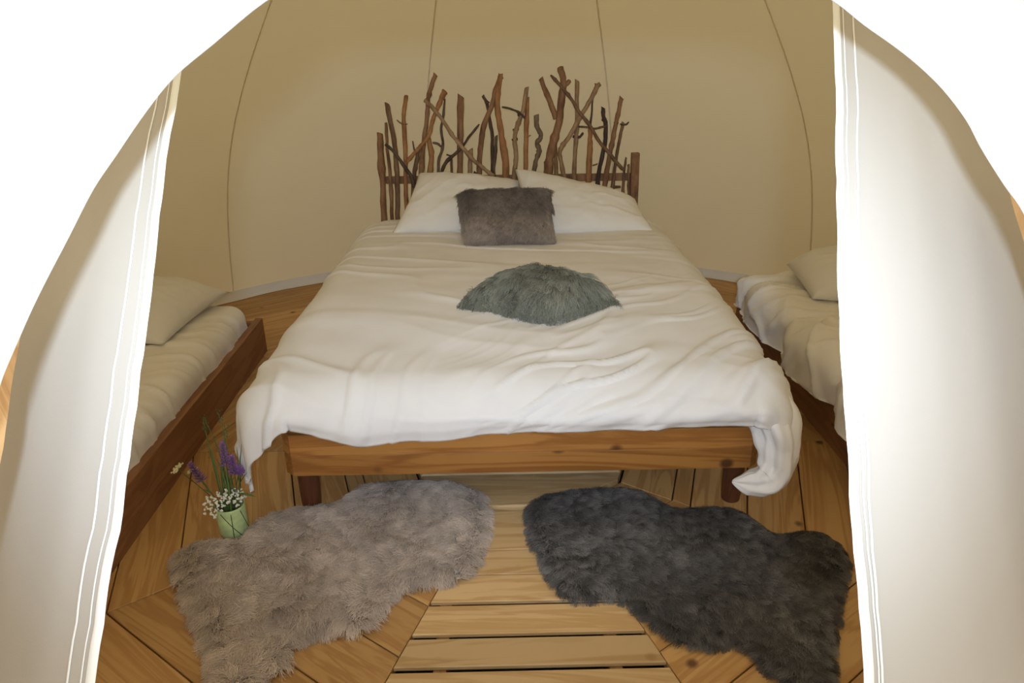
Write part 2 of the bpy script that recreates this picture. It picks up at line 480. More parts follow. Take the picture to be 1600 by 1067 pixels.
# the two canvas door flaps, drawn aside inside the arch
EDGE_L = [(0.0, -0.39), (0.5, -0.382), (0.8, -0.376), (0.909, -0.373), (0.971, -0.370), (1.026, -0.367), (1.074, -0.369), (1.135, -0.372), (1.23, -0.385), (1.284, -0.389), (1.344, -0.396), (1.75, -0.42)]
EDGE_R = [(0.0, 0.16), (0.5, 0.19), (0.8, 0.212), (0.912, 0.221), (0.981, 0.227), (1.049, 0.234), (1.106, 0.244), (1.177, 0.260), (1.278, 0.291), (1.388, 0.329), (1.75, 0.43)]
FLAP_OFF = 0.148
def flap(name, edge, side, label):
    zz = np.linspace(0.004, 1.70, 150)
    ex = np.interp(zz, [e[0] for e in edge], [e[1] for e in edge])
    k = np.ones(7) / 7
    ex = np.convolve(np.pad(ex, 3, mode='edge'), k, 'valid')
    ex = ex + 0.0022 * fbm(zz * 26, 0 * zz + side, 21)
    far = side * 0.86
    def pt(x, z, w, extra=0.0):
        off = (FLAP_OFF * (1 - sstep(0.35, 1.0, w)) + 0.012) * (1 - sstep(1.45, 1.7, z)) + 0.01
        fold = 0.010 * fbm(w * 5.0 + 2, z * 0.8 + 4 * side, 31) + 0.006 * ridge(w * 9.0, z * 0.5, 33) * sstep(0.1, 0.3, w)
        return np.stack([x, front_y(x, z) + off + fold * sstep(0.0, 0.12, w) + extra, z], -1)
    root = empty(name)
    tag(root, label, 'door flap', kind='structure')
    W = np.linspace(0, 1, 70) ** 1.4
    w, z = np.meshgrid(W, zz)
    x = ex[:, None] + (far - ex[:, None]) * w
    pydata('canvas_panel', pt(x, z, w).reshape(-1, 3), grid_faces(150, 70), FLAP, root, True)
    # bound edge (zip tape) and a second line of stitching
    def strip(nm, x0, x1, lift, mat):
        V = []
        for i, zv in enumerate(zz):
            for q, l in ((0, 0.0), (0.15, lift), (0.85, lift), (1, 0.0)):
                xx = ex[i] + side * (x0[i] + (x1[i] - x0[i]) * q)
                wq = (xx - ex[i]) / (far - ex[i])
                V.append(pt(np.array(xx), np.array(zv), np.array(max(wq, 0)), -l - 0.0006))
        pydata(nm, V, grid_faces(150, 4), mat, root, True)
    one = np.ones(150)
    strip('edge_binding', -0.001 * one, 0.0075 * one, 0.0022, HEM)
    st = np.interp(zz, [0.5, 0.95, 1.1, 1.3, 1.7], [0.02, 0.022, 0.024, 0.022, 0.015])
    if side > 0: st = np.interp(zz, [0.5, 0.95, 1.1, 1.3, 1.7], [0.012, 0.013, 0.017, 0.022, 0.022])
    strip('stitch_line', st, st + 0.0018, 0.0012, HEM)
    strip('stitch_line', 0.0105 * one, 0.0118 * one, 0.0008, HEM)
    return root
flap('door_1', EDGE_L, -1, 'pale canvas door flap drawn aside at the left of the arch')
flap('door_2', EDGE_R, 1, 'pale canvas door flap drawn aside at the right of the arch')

# ------------------------------------------------------------------ the ten-sided deck
floor = empty('floor')
tag(floor, 'ten-sided pine plank floor of the tent', 'floor', kind='structure')
HUB = Vector((0, 0.43, 0))
T18 = math.tan(math.radians(18))
def plank_mesh(poly, z0, z1, inset=0.0025):
    """convex polygon (list of xy) to a plank with eased top edges"""
    n = len(poly)
    c = Vector((sum(p[0] for p in poly) / n, sum(p[1] for p in poly) / n))
    V = [(p[0], p[1], z0) for p in poly] + [(p[0], p[1], z1 - inset) for p in poly]
    for p in poly:
        d = c - Vector(p); d.x = max(-inset, min(inset, d.x)); d.y = max(-inset, min(inset, d.y))
        V.append((p[0] + d.x, p[1] + d.y, z1))
    F = [tuple(range(n))[::-1], tuple(2 * n + i for i in range(n))]
    for a in (0, n):
        for i in range(n):
            j = (i + 1) % n
            F.append((a + i, a + j, a + n + j, a + n + i))
    return V, F
rnd = random.Random(3)
CUT = [0.392, 0.568, 0.627, 0.80, 0.968, 1.13, 1.295, 1.465, 1.63, 1.80, 1.965, 2.13, 2.30, 2.46, 2.60]
FRONT = [(0.392, 0.577), (0.580, 0.683), (0.687, 0.787), (0.802, 0.900), (0.915, 1.001), (1.016, 1.106)]
while FRONT[-1][1] < 2.38: FRONT.append((FRONT[-1][1] + 0.012, FRONT[-1][1] + 0.11))
for k in range(10):
    al = math.radians(-90 + 36 * k)
    rows = FRONT if k == 0 else [(CUT[i] + 0.002, CUT[i + 1] - 0.002) for i in range(len(CUT) - 1)]
    for d0, d1 in rows:
        g = 0.0015
        poly = [(-d0 * T18 + g, 0), (d0 * T18 - g, 0), (d1 * T18 - g, d1 - d0), (-d1 * T18 + g, d1 - d0)]
        dz = rnd.uniform(-0.0012, 0.0012)
        V, F = plank_mesh([(-p[0], p[1]) for p in poly][::-1], (-0.011 if k == 0 else -0.028) + dz, dz, 0.0012 if k == 0 else 0.002)
        o = pydata('plank', V, F, PINE_PALE if k == 0 else PINE, floor)
        n = Vector((math.cos(al), math.sin(al)))
        o.location = (HUB.x + n.x * d0, HUB.y + n.y * d0, 0)
        o.rotation_euler = (0, 0, al - PI / 2)
# raised ten-sided middle, its boards running crosswise
AP = 0.383
def hub_half(y):
    """half width of the decagon at distance y from its centre line"""
    best = 9
    for k in range(10):
        a = math.radians(-90 + 36 * k)
        if abs(math.cos(a)) > 1e-6:
            xx = (AP - math.sin(a) * y) / math.cos(a)
            if xx > 0: best = min(best, xx)
    return best
ys = [-AP, -0.197, -0.01, 0.18, AP]
corner_y = sorted({round(AP / math.cos(math.radians(18)) * math.sin(math.radians(-72 + 36 * k)), 6) for k in range(10)})
for a, b in zip(ys[:-1], ys[1:]):
    a += 0.0015; b -= 0.0015
    lv = [a] + [c for c in corner_y if a + 1e-4 < c < b - 1e-4] + [b]
    right = [(hub_half(y), y) for y in lv]
    poly = right + [(-x, y) for x, y in reversed(right)]
    V, F = plank_mesh(poly, -0.028, 0.012, 0.005)
    o = pydata('plank', V, F, PINE_PALE, floor)
    o.location = HUB
for xj in (-0.215, 0.205):
    box('joist', xj - 0.016, xj + 0.016, -1.9, 0.03, -0.12, -0.0125, JOIST, floor)
for k in range(10):   # edge beam under each side of the deck
    al = math.radians(-90 + 36 * k)
    bm = bmesh.new(); bm_box(bm, -2.35 * T18, 2.35 * T18, 0, 0.045, -0.28, -0.03)
    o = frombm('edge_beam', bm, JOIST, floor)
    o.location = (HUB.x + math.cos(al) * 2.3, HUB.y + math.sin(al) * 2.3, 0); o.rotation_euler = (0, 0, al - PI / 2)
STICKS=[
([(-0.673,0.948),(-0.678,0.821),(-0.679,0.703),(-0.685,0.485),(-0.69,0.386)],0.0168,0.0159,0,1),
([(-0.638,0.999),(-0.642,0.869),(-0.637,0.701),(-0.645,0.491),(-0.65,0.401)],0.008,0.0106,0.01,1),
([(-0.624,1.092),(-0.613,1.0),(-0.6,0.887),(-0.598,0.77),(-0.602,0.651),(-0.613,0.494),(-0.62,0.405)],0.0124,0.0142,-0.005,0),
([(-0.524,1.129),(-0.541,1.054),(-0.546,0.99),(-0.548,0.835),(-0.559,0.666),(-0.56,0.5),(-0.564,0.401)],0.0106,0.0124,0.005,2),
([(-0.579,1.011),(-0.562,0.997),(-0.544,0.988)],0.0035,0.0044,0,0),
([(-0.546,0.989),(-0.528,0.991)],0.004,0.0027,0,0),
([(-0.644,0.894),(-0.607,0.861),(-0.565,0.799),(-0.519,0.723),(-0.51,0.672)],0.0071,0.0115,-0.03,3),
([(-0.506,0.905),(-0.503,0.876),(-0.499,0.843)],0.0035,0.0053,0.005,0),
([(-0.479,0.867),(-0.493,0.8),(-0.51,0.733),(-0.519,0.665),(-0.534,0.507),(-0.54,0.409)],0.0106,0.0133,0.01,0),
([(-0.327,1.148),(-0.347,1.109),(-0.374,1.055),(-0.398,1.0),(-0.414,0.944),(-0.45,0.896),(-0.499,0.847),(-0.54,0.802)],0.0133,0.0088,-0.03,2),
([(-0.371,1.228),(-0.393,1.178),(-0.413,1.116),(-0.424,1.021),(-0.442,0.933),(-0.46,0.834),(-0.476,0.709),(-0.489,0.579)],0.0106,0.0133,0.0,1),
([(-0.426,0.911),(-0.414,0.849),(-0.419,0.782),(-0.437,0.672),(-0.445,0.576)],0.0142,0.0142,0.012,2),
([(-0.33,1.111),(-0.34,1.036),(-0.356,0.964),(-0.35,0.899),(-0.358,0.85),(-0.377,0.8),(-0.381,0.673),(-0.386,0.578)],0.0053,0.0097,0.0,4),
([(-0.402,0.896),(-0.379,0.891),(-0.359,0.876)],0.0062,0.0062,0,4),
([(-0.428,1.11),(-0.381,1.064),(-0.335,1.0),(-0.288,0.928),(-0.249,0.879),(-0.2,0.821),(-0.143,0.77),(-0.088,0.729)],0.0097,0.0106,-0.045,5),
([(-0.248,1.126),(-0.255,0.995),(-0.261,0.865),(-0.269,0.68),(-0.273,0.576)],0.0168,0.0168,0.0,1),
([(-0.157,0.988),(-0.206,0.932),(-0.245,0.88),(-0.294,0.835),(-0.333,0.802),(-0.359,0.753),(-0.354,0.676),(-0.356,0.599)],0.0053,0.0115,-0.02,3),
([(-0.308,0.832),(-0.311,0.766),(-0.307,0.681),(-0.309,0.594)],0.0062,0.0088,0,0),
([(-0.333,0.835),(-0.308,0.826)],0.0044,0.0044,0,3),
([(-0.207,0.858),(-0.211,0.789),(-0.217,0.684),(-0.22,0.593)],0.0133,0.0133,0,5),
([(-0.042,1.22),(-0.068,1.151),(-0.092,1.073),(-0.134,0.977),(-0.153,0.88),(-0.162,0.789),(-0.165,0.679),(-0.167,0.592)],0.0133,0.0142,0.0,1),
([(-0.043,1.228),(-0.058,1.151),(-0.062,1.073),(-0.054,0.994),(-0.039,0.896),(-0.025,0.797),(-0.024,0.661),(-0.025,0.575)],0.0124,0.0204,-0.01,2),
([(-0.136,1.125),(-0.115,1.08),(-0.104,1.008),(-0.093,0.927),(-0.093,0.827),(-0.096,0.675),(-0.098,0.588)],0.0071,0.0115,0.015,3),
([(-0.108,1.098),(-0.12,1.087)],0.0106,0.0097,0.01,3),
([(-0.072,0.926),(-0.078,0.827),(-0.091,0.743),(-0.077,0.666),(-0.073,0.588)],0.008,0.0115,0.015,4),
([(-0.04,1.07),(0.005,1.061),(0.055,1.037),(0.078,1.015)],0.0049,0.0062,-0.02,3),
([(-0.193,0.746),(-0.153,0.712),(-0.141,0.699)],0.0062,0.0088,-0.02,3),
([(0.032,0.752),(0.014,0.659),(0.008,0.572)],0.0097,0.0106,0,0),
([(0.088,1.163),(0.071,1.064),(0.054,1.016),(0.033,0.96),(0.024,0.903),(0.03,0.838),(0.025,0.762),(0.015,0.661),(0.013,0.574)],0.0106,0.0133,-0.01,5),
([(0.069,1.03),(0.044,1.034)],0.0088,0.0106,-0.01,3),
([(0.016,0.955),(0.044,0.96)],0.0062,0.0071,-0.01,3),
([(0.009,0.905),(0.038,0.911)],0.0062,0.008,-0.01,3),
([(0.091,1.109),(0.086,0.99),(0.083,0.859),(0.083,0.712),(0.082,0.604)],0.0106,0.0133,0.008,2),
([(0.083,0.918),(0.109,0.927)],0.004,0.0027,0,2),
([(0.138,1.029),(0.139,0.974),(0.16,0.933),(0.157,0.909),(0.14,0.888),(0.152,0.847),(0.134,0.793),(0.123,0.704),(0.121,0.605)],0.0124,0.0115,0.0,4),
([(0.159,1.204),(0.183,1.144),(0.214,1.073),(0.238,1.009)],0.0115,0.015,0.0,1),
([(0.256,1.253),(0.274,1.186),(0.265,1.116),(0.254,0.989),(0.227,0.891),(0.208,0.809),(0.199,0.712),(0.198,0.604)],0.015,0.0248,0.0,1),
([(0.273,1.169),(0.292,1.178),(0.303,1.191)],0.0124,0.0106,0,1),
([(0.21,1.218),(0.25,1.176),(0.285,1.139),(0.325,1.086),(0.351,1.046),(0.411,0.974),(0.464,0.892),(0.517,0.834),(0.571,0.771),(0.596,0.748)],0.008,0.0097,-0.035,0),
([(0.343,1.194),(0.343,1.107),(0.348,0.987),(0.342,0.857),(0.336,0.671),(0.336,0.585)],0.0106,0.0124,0.0,5),
([(0.345,0.913),(0.365,0.917),(0.379,0.935)],0.008,0.0062,0,3),
([(0.326,0.919),(0.348,0.913)],0.0062,0.0071,0,3),
([(0.443,1.169),(0.424,1.123),(0.377,1.045),(0.345,0.99),(0.305,0.918),(0.268,0.869),(0.259,0.828),(0.269,0.778),(0.288,0.681),(0.292,0.599)],0.0115,0.0115,-0.025,5),
([(0.438,1.163),(0.457,1.175)],0.0133,0.0106,-0.025,5),
([(0.428,1.127),(0.423,1.042),(0.418,0.969)],0.004,0.0062,0.01,3),
([(0.418,0.973),(0.419,0.904),(0.418,0.821),(0.418,0.651),(0.419,0.564)],0.0115,0.0168,0.01,2),
([(0.356,0.968),(0.398,0.964),(0.44,0.957),(0.473,0.964),(0.505,0.972)],0.0053,0.0053,-0.01,0),
([(0.435,0.768),(0.46,0.776)],0.004,0.004,0,0),
([(0.48,1.061),(0.483,1.01),(0.496,0.978),(0.496,0.88),(0.478,0.789),(0.464,0.688),(0.463,0.601)],0.0106,0.0124,-0.005,6),
([(0.571,1.108),(0.56,1.041),(0.546,0.961),(0.533,0.871),(0.516,0.771),(0.502,0.635),(0.502,0.565)],0.0115,0.0142,0.0,1),
([(0.589,0.983),(0.577,0.918),(0.564,0.836),(0.553,0.718),(0.544,0.619),(0.545,0.544)],0.008,0.0106,0.012,0),
([(0.587,0.974),(0.604,0.974),(0.616,0.985)],0.0062,0.0035,0.01,3),
([(0.589,0.971),(0.572,0.977)],0.0062,0.0035,0.01,3),
([(0.611,0.808),(0.604,0.736),(0.604,0.659),(0.599,0.599),(0.598,0.493)],0.0053,0.0115,0,0),
([(0.552,0.654),(0.587,0.653)],0.008,0.0071,0,0),
([(0.624,0.771),(0.63,0.685),(0.638,0.58),(0.645,0.474)],0.0062,0.0097,0,0),
([(0.237,0.873),(0.241,0.781),(0.245,0.679),(0.246,0.592)],0.0097,0.0124,0.015,1),
([(0.186,0.79),(0.189,0.71),(0.192,0.61)],0.0097,0.0097,0.015,0),
([(0.538,0.985),(0.558,0.981)],0.0044,0.0071,0,0)]

# ------------------------------------------------------------------ the double bed
bed = empty('double_bed', (0, 0, 0))
tag(bed, 'pine double bed with a headboard of rough branches in the middle of the tent', 'bed')
WF = 0.715
foot = None
# foot rail of two boards glued one above the other, ends cut off at an angle
def foot_board(z0, z1):
    c = 0.026
    poly = [(-WF, 0.045), (-WF, c * 0.9), (-WF + c, 0), (WF - c, 0), (WF, c * 0.9), (WF, 0.045)]
    return plank_mesh(poly, z0, z1, 0.003)
v, f = foot_board(0.168, 0.238)
foot = pydata('foot_rail', v, f, BEDWOOD, bed)
v, f = foot_board(0.2386, 0.306)
pydata('board', v, f, BEDWOOD, foot)
for sx in (-1, 1):
    xa, xb = sorted((sx * (WF - 0.045), sx * (WF - 0.002)))
    bm = bmesh.new(); bm_box(bm, 0.046, 1.965, xa, xb, 0.17, 0.304, 0.003)
    o = frombm('side_rail', bm, BEDWOOD, bed)
    for v in o.data.vertices: v.co = (v.co[1], v.co[0], v.co[2])
    o.data.flip_normals()
for xl, yl in ((-0.672, 0.082), (0.672, 0.082), (-0.672, 1.9), (0.672, 1.9)):
    prof = [(0.0, 0.026), (0.004, 0.029), (0.03, 0.031), (0.168, 0.034)]
    V, F = tube_data([(xl, yl, z) for z, r in prof], [r for z, r in prof], 20)
    pydata('leg', V, F, LEGWOOD, bed, False)
for i in range(9):
    y = 0.15 + i * 0.215
    box('slat', -WF + 0.05, WF - 0.05, y, y + 0.08, 0.262, 0.28, PINE_PALE, bed)
# headboard: two cross rails, a squared post and many branches
hb = box('headboard', -0.665, 0.66, 2.008, 2.03, 0.683, 0.722, BARKS[1], bed, 0.004)
box('cross_rail', -0.665, 0.66, 2.008, 2.03, 0.37, 0.41, BARKS[1], hb, 0.004)
bm = bmesh.new(); bm_box(bm, -0.021, 0.021, 1.98, 2.022, 0.0, 0.83, 0.004)
o = frombm('post', bm, BARKS[1], hb)
for v in o.data.vertices: v.co.x += 0.672 - v.co.z * 0.0145
rnd = random.Random(11)
for i, (pts, r0, r1, yo, tone) in enumerate(STICKS):
    pts = [(x, 1.993 + yo, z) for x, z in pts]
    if i == 0: pts = pts[:-1] + [(-0.69, 1.993, 0.3), (-0.693, 1.993, 0.0)]
    small = len(pts) <= 3
    c = catmull(pts, 4 if not small else 3)
    n = len(c)
    jit = 0.0012
    c = [p + Vector((rnd.uniform(-jit, jit), rnd.uniform(-0.004, 0.004), 0)) for p in c]
    rad = [(r0 + (r1 - r0) * k / (n - 1)) * rnd.uniform(0.9, 1.1) for k in range(n)]
    if not small:
        for _ in range(max(1, n // 10)):        # knots along the branch
            q = rnd.randrange(2, n - 2); rad[q] *= 1.22
    V, F = tube_data(c, rad, 8, 0.07, rnd)
    # slanting saw cut at the tip
    sl = rnd.uniform(-0.7, 0.7)
    for k in range(8):
        V[k].z += (V[k].x - c[0].x) * sl
    pydata('twig' if small else 'branch', V, F, BARKS[tone], hb, True)

# mattress under the duvet
bm = bmesh.new(); bm_box(bm, -0.665, 0.665, 0.06, 1.955, 0.281, 0.452, 0.05, 5)
mt = frombm('mattress', bm, SHEET, None, True)
tag(mt, 'white mattress of the double bed under the duvet', 'mattress')

def drape(ax, y_head, y_foot, hang, top, rb, hw_fn, nx, ny, fold_fn):
    """a sheet lying on a flat rectangle and falling over three of its sides"""
    S = np.linspace(-(ax + hang), ax + hang, nx)
    T = np.linspace(y_head, y_foot - hang, ny)
    s, t = np.meshgrid(S, T)
    qx = np.clip(s, -ax, ax); qy = np.maximum(t, y_foot)
    dx, dy = s - qx, t - qy
    d = np.hypot(dx, dy)
    nxv = np.where(d > 1e-9, dx / np.maximum(d, 1e-9), 0); nyv = np.where(d > 1e-9, dy / np.maximum(d, 1e-9), 0)
    th = np.minimum(d / rb, PI / 2)
    ov = rb * np.sin(th); dn = rb * (1 - np.cos(th)) + np.maximum(d - rb * PI / 2, 0)
    P = np.stack([qx + nxv * ov, qy + nyv * ov, top - dn], -1)
    Nn = np.stack([nxv * np.sin(th), nyv * np.sin(th), np.cos(th)], -1)
    return s, t, d, P, Nn

# duvet
def make_duvet():
    nx, ny = 300, 340
    ax, rb, top = 0.665, 0.125, 0.505
    hl, hr, hf = 0.34, 0.33, 0.235
    S = np.linspace(-(ax + hl), ax + hr, nx); T = np.linspace(1.985, 0.055 - hf, ny)
    s, t = np.meshgrid(S, T)
    yf = 0.055
    qx = np.clip(s, -ax, ax); qy = np.maximum(t, yf)
    dx, dy = s - qx, t - qy
    # the hem along the foot is shallow, deeper towards the corners
    d = np.hypot(dx, dy)
    ux = np.where(d > 1e-9, dx / np.maximum(d, 1e-9), 0); uy = np.where(d > 1e-9, dy / np.maximum(d, 1e-9), 0)
    th = np.minimum(d / rb, PI / 2)
    ov = rb * np.sin(th); dn = rb * (1 - np.cos(th)) + np.maximum(d - rb * PI / 2, 0)
    head = sstep(1.75, 2.0, t)
    z0 = top - 0.02 * head
    rc = (dx > 0) & (dy < 0)
    d = np.where(rc, np.minimum(d, 0.235), d)
    th = np.minimum(d / rb, PI / 2)
    ov = rb * np.sin(th); dn = rb * (1 - np.cos(th)) + np.maximum(d - rb * PI / 2, 0)
    lc = (dx < 0) & (dy < 0)
    inw = np.where(lc, -0.08, 1.0)
    X = qx + ux * ov - ux * np.maximum(d - rb * PI / 2, 0) * 0.18 * inw
    Y = qy + uy * ov - uy * np.maximum(d - rb * PI / 2, 0) * 0.25 * inw
    Z = z0 - dn
    # the filling makes the top softly convex
    Z += 0.022 * (1 - np.clip(np.abs(s) / 0.9, 0, 1) ** 2) * sstep(-0.25, 0.65, t) * sstep(2.0, 1.7, t)
    # the skirts flare out towards the foot
    X += np.sign(s) * sstep(0.75, 0.05, t) * sstep(0.0, 0.16, np.abs(dx)) * np.where(s < 0, 0.036, 0.0)
    Z -= 0.035 * sstep(0.55, 0.0, t) * (1 - 0.0 * s)
    # head corners fall away
    kc = sstep(0.12, 0.0, 1.985 - t) * sstep(0.45, 0.70, np.abs(s))
    X -= np.sign(s) * kc * 0.05
    Nv = np.stack([ux * np.sin(th), uy * np.sin(th), np.cos(th)], -1)
    P = np.stack([X, Y, Z], -1)
    # creases: fine drag lines sweeping from the foot right corner, soft waves elsewhere
    a = (s * 0.80 + t * 0.60); b = (-s * 0.60 + t * 0.80)
    near = sstep(1.1, 0.0, t)
    right = sstep(-0.35, 0.45, s)
    w1 = ridge(b * 11 + 0.7 * vnoise(a * 3, b * 3, 41), a * 1.3, 42)
    w2 = ridge(b * 21 + 0.9 * vnoise(a * 4, b * 4, 43), a * 2.4, 44)
    cr = near * right * (0.017 * np.maximum(w1, 0) ** 2 + 0.010 * np.maximum(w2, 0) ** 2)
    c = (s * 0.2 + t * 0.98)
    w3 = ridge(c * 8 + 0.9 * vnoise(s * 2.2, t * 2.2, 45), s * 1.2 + 3, 46)
    cr += (1 - near * right * 0.7) * 0.0075 * np.maximum(w3, 0) ** 2
    w4 = ridge(s * 13 + 1.2 * vnoise(s * 3, t * 3, 49), t * 2.5, 50)
    left = sstep(-0.1, -0.6, s) * sstep(0.35, 0.0, t)
    cr += left * 0.013 * np.maximum(w4, 0) ** 2
    cr += 0.008 * fbm(s * 3.2, t * 3.2, 47)
    # gathers round the two hanging corners
    ang = np.arctan2(-dy, np.abs(dx) + 1e-9)
    corner = (np.abs(dx) > 1e-6) & (dy < -1e-6)
    g = np.where(corner, np.sin(ang * 9) * np.where(s < 0, 0.007, 0.016) * sstep(0.10, 0.30, d), 0)
    # puffy side skirts
    puff = 0.012 * np.sin(t * 17 + 2 * vnoise(t * 3, s, 48)) * sstep(0.08, 0.22, np.abs(dx)) * (dy > -1e-6)
    P = P + Nv * (cr + g + puff)[..., None]
    # wavy foot hem
    hemw = sstep(0.10, 0.235, -dy) * sstep(0.13, 0.0, np.abs(dx))
    dz = 0.046 + np.interp(s, [-0.66, -0.58, -0.445, -0.25, -0.1, 0.05, 0.245, 0.4, 0.66], [0.012, -0.006, -0.036, -0.027, -0.012, -0.006, 0.0, 0.007, 0.004])
    P[..., 2] += hemw * (dz + 0.005 * vnoise(s * 9 + 5, 0 * s, 51))
    return P.reshape(-1, 3), grid_faces(ny, nx)
v, f = make_duvet()
duvet = pydata('duvet', v, f, SHEET, None, True)
md = duvet.modifiers.new('thickness', 'SOLIDIFY'); md.thickness = 0.012; md.offset = -1
tag(duvet, 'rumpled white cotton duvet spread over the double bed', 'duvet')

# the twisted right corner that hangs off the bed and turns back under the rail
def hanging_corner():
    # centre line and half width of a rolled band of cloth
    path = [(0.690, 0.06, 0.415), (0.716, 0.0, 0.375), (0.735, -0.045, 0.325), (0.744, -0.06, 0.27), (0.742, -0.068, 0.215), (0.724, -0.072, 0.178), (0.688, -0.075, 0.165), (0.652, -0.078, 0.165), (0.612, -0.08, 0.172)]
    wid = [0.050, 0.060, 0.060, 0.052, 0.050, 0.050, 0.043, 0.032, 0.004]
    c = catmull(path, 6)
    n = len(c); m = 40
    V = []
    for i, p in enumerate(c):
        t = (c[min(i + 1, n - 1)] - c[max(i - 1, 0)]).normalized()
        side = t.cross(Vector((0, 1, 0))).normalized(); fr = t.cross(side).normalized()
        u = i / (n - 1) * (len(wid) - 1); k = min(int(u), len(wid) - 2)
        w = wid[k] + (wid[k + 1] - wid[k]) * (u - k)
        for j in range(m):
            th = 2 * PI * j / m
            fold = 1 + 0.16 * math.sin(th * 4 + i * 0.09) + 0.10 * math.sin(th * 9 - i * 0.13) + 0.05 * math.sin(th * 3 + i * 0.7)
            V.append(p + side * math.cos(th) * w * fold + fr * math.sin(th) * w * 0.8 * fold)
    F = grid_faces(n, m, True) + [tuple(range(m))[::-1], tuple((n - 1) * m + j for j in range(m))]
    return V, F
v, f = hanging_corner()
pydata('hanging_corner', v, f, SHEET, duvet, True)

# ------------------------------------------------------------------ pillows
def pillow_data(c, T, B=0.25, n=46, p=2.6, seed=0, ear=0.035, crease=0.008):
    """c: four corners tl, tr, br, bl; plump on the face side"""
    tl, tr, br, bl = [np.array(q, float) for q in c]
    u, v = np.meshgrid(np.linspace(-1, 1, n), np.linspace(-1, 1, n))
    # pull the sides in a little so that the corners stand out
    uu = u * (1 - ear * (1 - v ** 2) * 1.6); vv = v * (1 - ear * (1 - u ** 2) * 1.6)
    a = (uu + 1) / 2; b = (vv + 1) / 2
    base = (tl[None, None] * ((1 - a) * (1 - b))[..., None] + tr * (a * (1 - b))[..., None] + br * (a * b)[..., None] + bl * ((1 - a) * b)[..., None])
    N = np.cross((tr + br - tl - bl), (tl + tr - bl - br)); N = N / np.linalg.norm(N)
    h = ((1 - np.abs(u) ** p) * (1 - np.abs(v) ** p))
    h = np.maximum(h, 0) ** 0.55
    wr = crease * (fbm(u * 2.5 + seed, v * 2.5, 60 + seed) + 0.8 * np.maximum(ridge(u * 3 + v * 1.5, v * 2 - u, 64 + seed), 0) ** 2)
    top = base + N * (h * T + wr * np.minimum(1, h * 2))[..., None]
    bot = base - N * (h * T * B)[..., None]
    V = np.concatenate([top.reshape(-1, 3), bot.reshape(-1, 3)])
    f1 = grid_faces(n, n); o = n * n
    F = [q[::-1] for q in f1] + [tuple(i + o for i in q) for q in f1]
    bd = list(range(n)) + [i * n + n - 1 for i in range(1, n)] + [(n - 1) * n + i for i in range(n - 2, -1, -1)] + [i * n for i in range(n - 2, 0, -1)]
    for i in range(len(bd)):
        j = (i + 1) % len(bd)
        F.append((bd[i], bd[j], bd[j] + o, bd[i] + o))
    return V, F, top.reshape(n, n, 3), N

def pillow(name, c, T, label, mat, group=None, **kw):
    V, F, top, N = pillow_data(c, T, **kw)
    me = bpy.data.meshes.new(name)
    me.from_pydata([tuple(map(float, p)) for p in V], [], F)
    bm = bmesh.new(); bm.from_mesh(me); bmesh.ops.remove_doubles(bm, verts=bm.verts[:], dist=1e-5)
    bmesh.ops.recalc_face_normals(bm, faces=bm.faces[:]); bm.to_mesh(me); bm.free()
    o = link(name, me, mat, None, True)
    tag(o, label, 'pillow', group)
    return o, top, N
pillow('pillow', [(-0.475, 1.93, 0.755), (0.06, 1.92, 0.705), (0.02, 1.46, 0.525), (-0.585, 1.56, 0.522)], 0.085,
       'white pillow leaning on the branch headboard, behind the grey cushion on its left', PILLOWC, 'bed pillows', seed=1)
pillow('pillow', [(0.02, 1.90, 0.775), (0.645, 1.86, 0.615), (0.69, 1.52, 0.518), (0.06, 1.44, 0.527)], 0.085,
       'white pillow leaning on the branch headboard, nearest the squared right post', PILLOWC, 'bed pillows', seed=2)
pillow('pillow', [(-1.88, 1.36, 0.345), (-1.305, 1.30, 0.325), (-1.385, 0.76, 0.290), (-2.0, 0.80, 0.31)], 0.13,
       'white pillow lying on the low bed with the flower jar beside it', PILLOWC, 'bed pillows', seed=3, B=0.12)
pillow('pillow', [(1.27, 1.34, 0.405), (1.86, 1.42, 0.42), (1.86, 0.74, 0.37), (1.25, 0.98, 0.36)], 0.125,
       'white pillow on the puffy duvet of the low bed by the right flap', PILLOWC, 'bed pillows', seed=4, B=0.12, p=3.6, ear=0.012)

# ------------------------------------------------------------------ the two low beds at the sides
def side_bed(x_in, sgn, rz, y0, y1, label):
    b = empty('low_bed', (x_in, 0, 0), rz)
    tag(b, label, 'bed')
    def bb(nm, xa, xb, ya, yb, za, zb):
        xa, xb = sorted((sgn * xa, sgn * xb))
        return box(nm, xa, xb, ya, yb, za, zb, DARKWOOD, b, 0.004)
    bb('side_rail', 0.0, 0.034, y0, y1, 0.0, 0.172)
    bb('side_rail', 0.80, 0.834, y0, y1, 0.0, 0.172)
    bb('end_rail', 0.035, 0.799, y1 - 0.05, y1 - 0.016, 0.0, 0.165)
    bb('end_rail', 0.035, 0.799, y0 + 0.016, y0 + 0.05, 0.0, 0.165)
    for i in range(6):
        ya = y0 + 0.12 + i * (y1 - y0 - 0.3) / 5
        bb('slat', 0.036, 0.798, ya, ya + 0.07, 0.06, 0.08)
    return b
lb = side_bed(-1.166, -1, math.radians(1.4), -0.62, 1.37, 'low dark wooden bed against the canvas at the left')
rb_ = side_bed(1.128, 1, math.radians(0.0), -0.62, 1.54, 'low dark wooden bed under a puffy duvet at the right')

